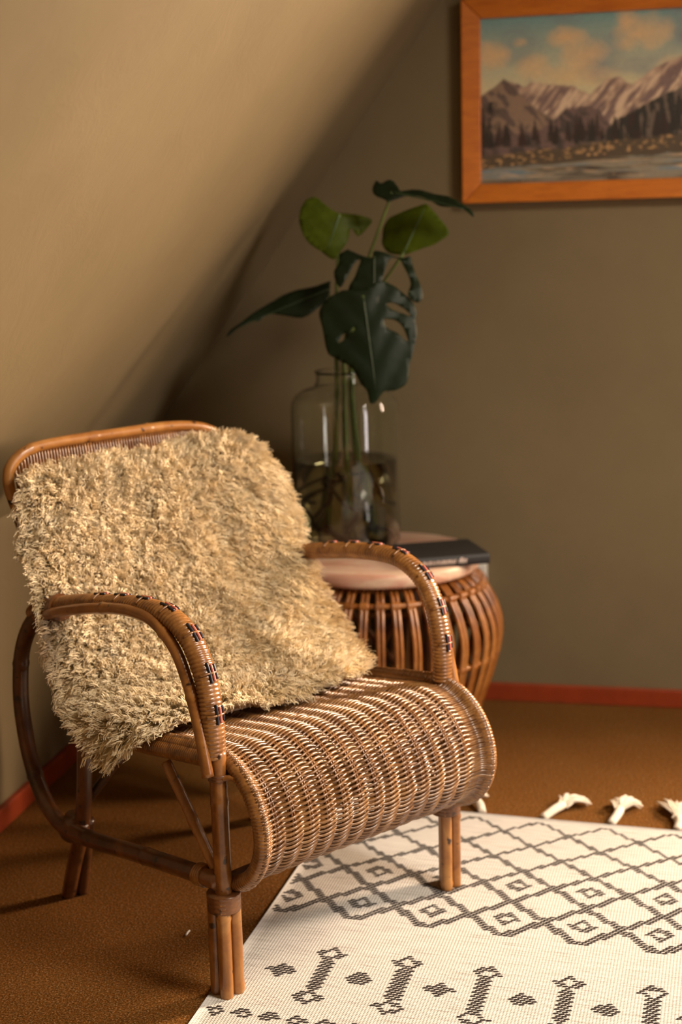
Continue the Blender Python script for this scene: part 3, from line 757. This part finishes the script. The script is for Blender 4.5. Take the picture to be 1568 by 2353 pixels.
# ------------------------------------------------------------------ glass jar and monstera
JX, JY = -.690, 3.235
jar = empty('glass_jar', (JX, JY, ZT), 0, 'large clear glass jar half full of water on the table', 'jar')
JR = .126
outer = [(0, .0), (.105, .0), (.118, .006), (JR, .022), (JR, .330), (.1235, .350), (.114, .365), (.096, .376), (.070, .384), (.064, .396), (.064, .414), (.069, .420)]
inner = [(.065, .420), (.0605, .412), (.0605, .396), (.067, .381), (.094, .372), (.111, .361), (.1205, .348), (.123, .330), (.123, .024), (.115, .010), (.103, .005), (0, .005)]
b = MB(); b.lathe(outer + inner, 56); put('glass_body', b, M_GLASS, jar)
b = MB(); b.lathe([(0, .0062), (.102, .0062), (.1135, .011), (.1215, .025), (.1215, .212), (.1, .2115), (0, .2115)], 56); put('water', b, M_WATER, jar, label='murky water in the jar')

plant = empty('monstera_cutting', (JX, JY, ZT + .008), 0, 'monstera cutting with split dark leaves standing in the glass jar', 'plant')
PO = np.array([JX, JY, ZT + .008])
def interp_px(reg, pts): x0, y0, s = reg; return [(x0 + p[0] * s, y0 + p[1] * s) for p in pts]
RA, RB = (660, 400, .2806), (500, 560, .3189)
def leaf(px, depth_y, nrm, curl, holes=(), mt=M_LEAF, mid=None, label=None, step=.011):
    """leaf blade: outline at its own place in space, on a plane through the plant, then cupped along the midrib"""
    c = np.mean(px, 0); c3 = on_plane(c[0], c[1], (0, 1, 0), (0, depth_y, 0))
    n = unit(nrm); ax = unit(np.cross((0, 0, 1), n)); ay = np.cross(n, ax)
    def to2(p): q = on_plane(p[0], p[1], n, c3) - c3; return (q @ ax, q @ ay)
    out = np.array([to2(p) for p in px]); hs = [np.array([to2(p) for p in h]) for h in holes]
    out = resample(smooth(np.vstack([out, out[:1]])[:, :], 4) if True else out, .006)[0][:-1]
    hs = [resample(smooth(np.vstack([h, h[:1]]), 3), .005)[0][:-1] for h in hs]
    pts = [Vector((x, y)) for x, y in out]; edges = [(i, (i + 1) % len(out)) for i in range(len(out))]
    faces = [list(range(len(out)))]
    for h in hs:
        o0 = len(pts); pts += [Vector((x, y)) for x, y in h]; edges += [(o0 + i, o0 + (i + 1) % len(h)) for i in range(len(h))]
    mn, mx = out.min(0), out.max(0)
    def inside(p, poly):
        x, y = p; x1, y1 = poly[:, 0], poly[:, 1]; x2, y2 = np.roll(x1, -1), np.roll(y1, -1)
        cr = ((y1 > y) != (y2 > y)) & (x < (x2 - x1) * (y - y1) / (y2 - y1 + 1e-12) + x1)
        return cr.sum() % 2 == 1
    for gx in np.arange(mn[0], mx[0], step):
        for gy in np.arange(mn[1], mx[1], step):
            p = (gx + rng.uniform(-.002, .002), gy + rng.uniform(-.002, .002))
            if inside(p, out) and not any(inside(p, h) for h in hs): pts.append(Vector(p))
    r = geometry.delaunay_2d_cdt(pts, edges, [], 0, 1e-5)
    vs, fs = r[0], r[2]
    keep = []
    for f in fs:
        cc = np.mean([vs[i][:] for i in f], 0)
        if inside(cc, out) and not any(inside(cc, h) for h in hs): keep.append(f)
    vs = np.array([v[:] for v in vs])
    if mid is None: m0, m1 = np.array([0, mn[1]]), np.array([0, mx[1]])
    else: m0, m1 = np.array(to2(mid[0])), np.array(to2(mid[1]))
    d = unit(m1 - m0); pe = np.array([-d[1], d[0]])
    q = (vs - m0) @ pe; tlen = (vs - m0) @ d / (np.linalg.norm(m1 - m0) + 1e-9)
    size = max(mx - mn)
    h = -curl[0] * (np.abs(q) / size) ** 1.4 * size - curl[1] * (tlen - .3) ** 2 * size * .5 + .0015 * np.sin(np.abs(q) * 110 + tlen * 16)
    W = c3 + vs[:, :1] * ax + vs[:, 1:2] * ay + h[:, None] * n
    me = bpy.data.meshes.new('leaf'); me.from_pydata((W - PO).tolist(), [], keep); me.polygons.foreach_set('use_smooth', [True] * len(keep)); me.update()
    o = put('leaf', me, mt, plant, label=label)
    so = o.modifiers.new('thickness', 'SOLIDIFY'); so.thickness = .0012; so.offset = 0
    # midrib as a sub-part
    ml = [m0 + (m1 - m0) * t for t in np.linspace(0, .92, 14)]
    hp = [-curl[1] * (t - .3) ** 2 * size * .5 for t in np.linspace(0, .92, 14)]
    b = MB(); b.tube(np.array([c3 + p[0] * ax + p[1] * ay + (z + .0012) * n for p, z in zip(ml, hp)]) - PO, np.linspace(.0022, .0008, 14), 6)
    put('midrib', b, M_VEIN if mt is M_LEAFY else M_VEIND, o)
    return c3 + m0[0] * ax + m0[1] * ay
camd = unit(np.array([0.22, -1, .12]))
l1 = leaf(interp_px(RA, [(120, 260), (170, 190), (240, 175), (300, 230), (400, 310), (480, 320), (600, 330), (700, 355), (690, 400), (600, 495), (570, 490), (520, 440), (500, 540), (430, 640), (380, 690), (290, 630), (190, 560), (130, 470), (105, 350)]), 3.16, (.35, -1, .25), (.25, .2), (), M_LEAFY, (interp_px(RA, [(430, 330)])[0], interp_px(RA, [(330, 630)])[0]), 'bright green young leaf')
l2 = leaf(interp_px(RA, [(1130, 235), (1000, 270), (860, 315), (800, 340), (760, 430), (760, 560), (830, 640), (960, 660), (1060, 620), (1200, 560), (1300, 475), (1290, 420), (1220, 330), (1150, 250)]), 3.18, (-.25, -1, .35), (.3, .1), (), M_LEAFY, (interp_px(RA, [(960, 640)])[0], interp_px(RA, [(1140, 250)])[0]), 'green leaf with a pale central vein')
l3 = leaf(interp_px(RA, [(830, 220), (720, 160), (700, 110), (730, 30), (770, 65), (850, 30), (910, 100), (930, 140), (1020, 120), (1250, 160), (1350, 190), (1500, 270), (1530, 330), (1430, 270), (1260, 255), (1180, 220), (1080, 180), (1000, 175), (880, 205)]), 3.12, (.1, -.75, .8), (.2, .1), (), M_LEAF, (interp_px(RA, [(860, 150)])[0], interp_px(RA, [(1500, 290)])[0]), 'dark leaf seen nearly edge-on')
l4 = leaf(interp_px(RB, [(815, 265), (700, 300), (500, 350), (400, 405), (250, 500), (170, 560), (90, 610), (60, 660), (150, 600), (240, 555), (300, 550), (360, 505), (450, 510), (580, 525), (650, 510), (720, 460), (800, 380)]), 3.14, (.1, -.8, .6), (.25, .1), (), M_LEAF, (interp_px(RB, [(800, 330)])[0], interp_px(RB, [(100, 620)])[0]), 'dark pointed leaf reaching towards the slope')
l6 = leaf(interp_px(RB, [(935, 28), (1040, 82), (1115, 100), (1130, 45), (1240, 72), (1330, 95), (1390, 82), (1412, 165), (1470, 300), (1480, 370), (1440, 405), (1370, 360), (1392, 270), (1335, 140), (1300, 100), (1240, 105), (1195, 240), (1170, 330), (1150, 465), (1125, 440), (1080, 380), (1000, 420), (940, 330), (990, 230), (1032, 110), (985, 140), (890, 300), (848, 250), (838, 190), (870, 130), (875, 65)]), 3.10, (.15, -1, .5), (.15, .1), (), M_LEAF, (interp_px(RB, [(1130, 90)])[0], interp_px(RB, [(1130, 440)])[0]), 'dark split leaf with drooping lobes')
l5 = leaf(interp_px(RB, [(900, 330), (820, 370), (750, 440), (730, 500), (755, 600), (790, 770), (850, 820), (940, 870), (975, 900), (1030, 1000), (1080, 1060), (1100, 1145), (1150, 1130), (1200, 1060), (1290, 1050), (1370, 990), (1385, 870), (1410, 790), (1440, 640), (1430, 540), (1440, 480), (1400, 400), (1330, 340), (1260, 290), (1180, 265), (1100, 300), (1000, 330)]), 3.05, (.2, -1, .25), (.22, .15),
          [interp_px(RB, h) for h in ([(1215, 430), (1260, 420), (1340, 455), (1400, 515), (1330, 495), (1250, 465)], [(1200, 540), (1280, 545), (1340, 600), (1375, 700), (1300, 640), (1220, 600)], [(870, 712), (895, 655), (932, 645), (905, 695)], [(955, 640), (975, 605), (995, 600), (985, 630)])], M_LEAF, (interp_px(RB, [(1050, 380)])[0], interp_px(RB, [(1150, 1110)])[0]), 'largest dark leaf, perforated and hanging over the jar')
for q, (end, sx, sy, mm) in enumerate([(l1, -.015, 0, M_STEM), (l2, .012, .02, M_STEM), (l3, .02, .005, M_STEM), (l4, -.02, .015, M_STEM), (l6, .005, -.012, M_STEM), (l5, -.004, .018, M_STEM)]):
    e = end - PO
    p = smooth([(sx * 2.5, sy * 2.5, .03), (sx * 1.6, sy * 1.5, .2), (sx, sy, .38), (sx + (e[0] - sx) * .15, sy + (e[1] - sy) * .2, .38 + (e[2] - .38) * .45), tuple(e)], 8)
    b = MB(); b.tube(p, np.linspace(.0062, .0032, len(p)), 8); put('stem', b, mm, plant)
for q in range(16):
    a = rng.uniform(0, 6.28); r0 = rng.uniform(.02, .06); z0 = rng.uniform(.03, .17)
    P = [(r0 * math.cos(a), r0 * math.sin(a), z0)]
    for i in range(5):
        a += rng.uniform(-.9, .9); r0 = min(.108, max(.01, r0 + rng.uniform(-.02, .04))); z0 = max(.010, z0 - rng.uniform(0, .05)); P.append((r0 * math.cos(a), r0 * math.sin(a), z0))
    b = MB(); b.tube(smooth(P, 5), rng.uniform(.0025, .005), 6); put('root', b, M_ROOT, plant)

# ------------------------------------------------------------------ rug
RA_ = math.radians(-3.8)
rug = empty('area_rug', (-.627, 2.805, 0), RA_, 'cream flatweave rug with charcoal diamond lattice under the chair', 'rug')
# rug coordinates: s to the right (local x), t towards the camera (local -y)
S0, S1, T0, T1 = .012, 1.90, .020, 1.70
ns_, nt_ = 90, 110
Sg, Tg = np.meshgrid(np.linspace(S0, S1, ns_), np.linspace(T0, T1, nt_))
def rz(s, t): return .0055 + .0012 * np.sin(s * 9 + t * 4) * np.sin(t * 7)
idx = np.arange(ns_ * nt_).reshape(nt_, ns_)
V = np.stack([Sg, -Tg, rz(Sg, Tg)], -1).reshape(-1, 3); V2 = np.stack([Sg, -Tg, np.full_like(Sg, .001)], -1).reshape(-1, 3)
f = np.stack([idx[:-1, :-1], idx[1:, :-1], idx[1:, 1:], idx[:-1, 1:]], -1).reshape(-1, 4)
rim = np.concatenate([idx[0, :], idx[1:, -1], idx[-1, -2::-1], idx[-2:0:-1, 0]]); r2 = np.roll(rim, -1); n0 = ns_ * nt_
b = MB(); b.add(np.vstack([V, V2]), np.concatenate([f, f[:, ::-1] + n0, np.stack([r2, rim, rim + n0, r2 + n0], -1)]).tolist())
put('rug_cloth', b, M_RUG, rug)
# one raised stitch: a slanted lens
def stitches(name, cen, s0=0., t0=0.):
    """charcoal stitches at the points cen (s,t); returns one motif mesh"""
    b = MB(); k = 5
    for (s, t) in cen:
        L, Wd, Hh = .0060, .0030, .0026
        sl = .0016; z = float(rz(np.array(s), np.array(t))) - .0004
        V = [(s - L, -(t + sl), z)]
        for u_, w_, h_ in ((-.45, .85, .85), (.45, .85, .85)):
            for ang in (0, math.pi / 2, math.pi):
                V.append((s + u_ * L, -(t - u_ * sl) + math.cos(ang) * Wd * w_, z + math.sin(ang) * Hh * h_))
        V.append((s + L, -(t - sl), z))
        b.add(V, [(0, 1, 2), (0, 2, 3), (1, 4, 5, 2), (2, 5, 6, 3), (4, 7, 5), (5, 7, 6)])
    return put(name, b, M_RUGDARK, rug)
PS, PT = .0092, .0064
def grid(sa, sb, ta, tb, test):
    out = []
    j0 = int(math.floor(ta / PT)); 
    for j in range(j0, int(tb / PT) + 2):
        t = j * PT
        if t < ta or t > tb: continue
        o_ = .5 * (j % 2)
        for i in range(int(sa / PS) - 1, int(sb / PS) + 2):
            s = (i + o_) * PS
            if sa <= s <= sb and s > S0 + .008 and test(s, t): out.append((s, t))
    return out
EV = [.036 + .1325 * k for k in range(-1, 10)]; HALF = .1325 / 2
TR = [.040, .097, .158, .213, .271, .329, .397, .461, .531]
def lattice(TRr):
    for i in range(len(TRr) - 1):
        ta, tb = TRr[i], TRr[i + 1]; lo, hi = min(ta, tb), max(ta, tb)
        wd = .0045 + .0005 * i
        for e in EV:
            for d in (-1, 1):
                if i % 2 == 0: sA, sB = e, e + d * HALF
                else: sA, sB = e + HALF, e + HALF + d * HALF
                def tst(s, t): return abs(s - (sA + (sB - sA) * (t - ta) / (tb - ta))) < wd * 1.5
                c = grid(min(sA, sB) - .01, max(sA, sB) + .01, lo, hi - .0001, tst)
                if c: stitches('lattice_line', c)
lattice(TR)
def motif(name, cs, ct, hs, ht, test):
    c = grid(cs - hs, cs + hs, ct - ht, ct + ht, lambda s, t: test((s - cs), (t - ct)))
    if c: stitches(name, c)
for e in EV:
    for ct in (.331, .463):
        motif('diamond_ring', e, ct, .03, .03, lambda a, c: .42 < abs(a) / .027 + abs(c) / .026 < 1.0)
        
    def bone(a, c):
        c2 = abs(c)
        if c2 < .047: return abs(a) < .0118
        q = abs(a) / .028 + abs(c2 - .069) / .025
        return .45 < q < 1.0
    if e > .1: motif('bone_motif', e, .724, .035, .10, bone)
    motif('diamond_dot', e + HALF, .722, .03, .03, lambda a, c: abs(a) / .027 + abs(c) / .022 < 1.0)
    for k in range(3):
        motif('flower_motif', e + .004 + .0442 * k, .862, .02, .016, lambda a, c: (abs(a) / .019 + abs(c) / .016 < 1.0) and not (abs(a) < .004 and abs(c) < .003))
    motif('bone_motif', e, 1.0, .035, .10, bone); motif('diamond_dot', e + HALF, 1.0, .03, .03, lambda a, c: abs(a) / .027 + abs(c) / .022 < 1.0)
# tassels along the far edge
def w2r(p):
    d = np.array(p[:2]) - np.array([-.627, 2.805]); c, s = math.cos(RA_), math.sin(RA_)
    return np.array([d[0] * c + d[1] * s, -d[0] * s + d[1] * c, p[2] if len(p) > 2 else 0])
TAS = {2: ((-.322, 2.776), (-.347, 2.825), [(-.390, 2.836), (-.378, 2.846), (-.324, 2.862), (-.320, 2.850)]),
       3: ((-.189, 2.766), (-.157, 2.815), [(-.166, 2.868), (-.13, 2.872), (-.104, 2.850), (-.106, 2.836)]),
       4: ((-.054, 2.758), (-.039, 2.810), [(-.060, 2.856), (-.02, 2.880), (-.004, 2.872), (.004, 2.832)]),
       5: ((.075, 2.747), (.078, 2.780), [(.036, 2.862), (.055, 2.878), (.096, 2.872), (.108, 2.84)])}
for k in range(0, 9):
    if k in TAS: base, knot, ends = TAS[k]
    else:
        bs_ = .036 + .1325 * k; c, s_ = math.cos(RA_), math.sin(RA_)
        f_ = lambda a, q: (-.627 + a * c - q * s_, 2.805 + a * s_ + q * c)
        if bs_ > S1: continue
        base, knot = f_(bs_, -.02), f_(bs_ + rng.uniform(-.02, .02), .03); ends = [f_(bs_ + x_, .085 + rng.uniform(-.01, .01)) for x_ in (-.035, -.01, .012, .035)]
    A, K = w2r((*base, .006)), w2r((*knot, .012))
    A = A + (A - K) * .12
    p = smooth([A, (A + K) / 2 + np.array([.004, 0, .005]), K], 6)
    b = MB(); b.tube(p, np.linspace(.0085, .0095, len(p)), 9); tas = put('tassel', b, M_YARN, rug)
    b = MB()
    for q in range(46):
        u_ = rng.random() * (len(ends) - 1); i = min(int(u_), len(ends) - 2); e = np.array(ends[i]) * (1 - (u_ - i)) + np.array(ends[i + 1]) * (u_ - i)
        E_ = w2r((*(e + rng.normal(0, .004, 2)), .004 + rng.random() * .008)); Kq = K + rng.normal(0, .004, 3) * np.array([1, 1, .5])
        M_ = (Kq + E_) / 2 + np.array([rng.normal(0, .003), rng.normal(0, .003), .007 + rng.random() * .006])
        E_[2] = max(E_[2], .003)
        b.tube(smooth([Kq, M_, E_], 4), np.linspace(.0026, .0016, 9), 5)
    put('frayed_end', b, M_YARN, tas, kind='stuff')

# small white thread on the carpet
b = MB(); b.tube(smooth([(0, -.008, .003), (.001, 0, .0045), (.001, .009, .003)], 4), .0016, 6)
o = put('lint_thread', b, M_WHITE, None, 'tiny white thread lying on the carpet beside the front chair leg', 'thread'); o.location = (-.768, 2.178, 0)
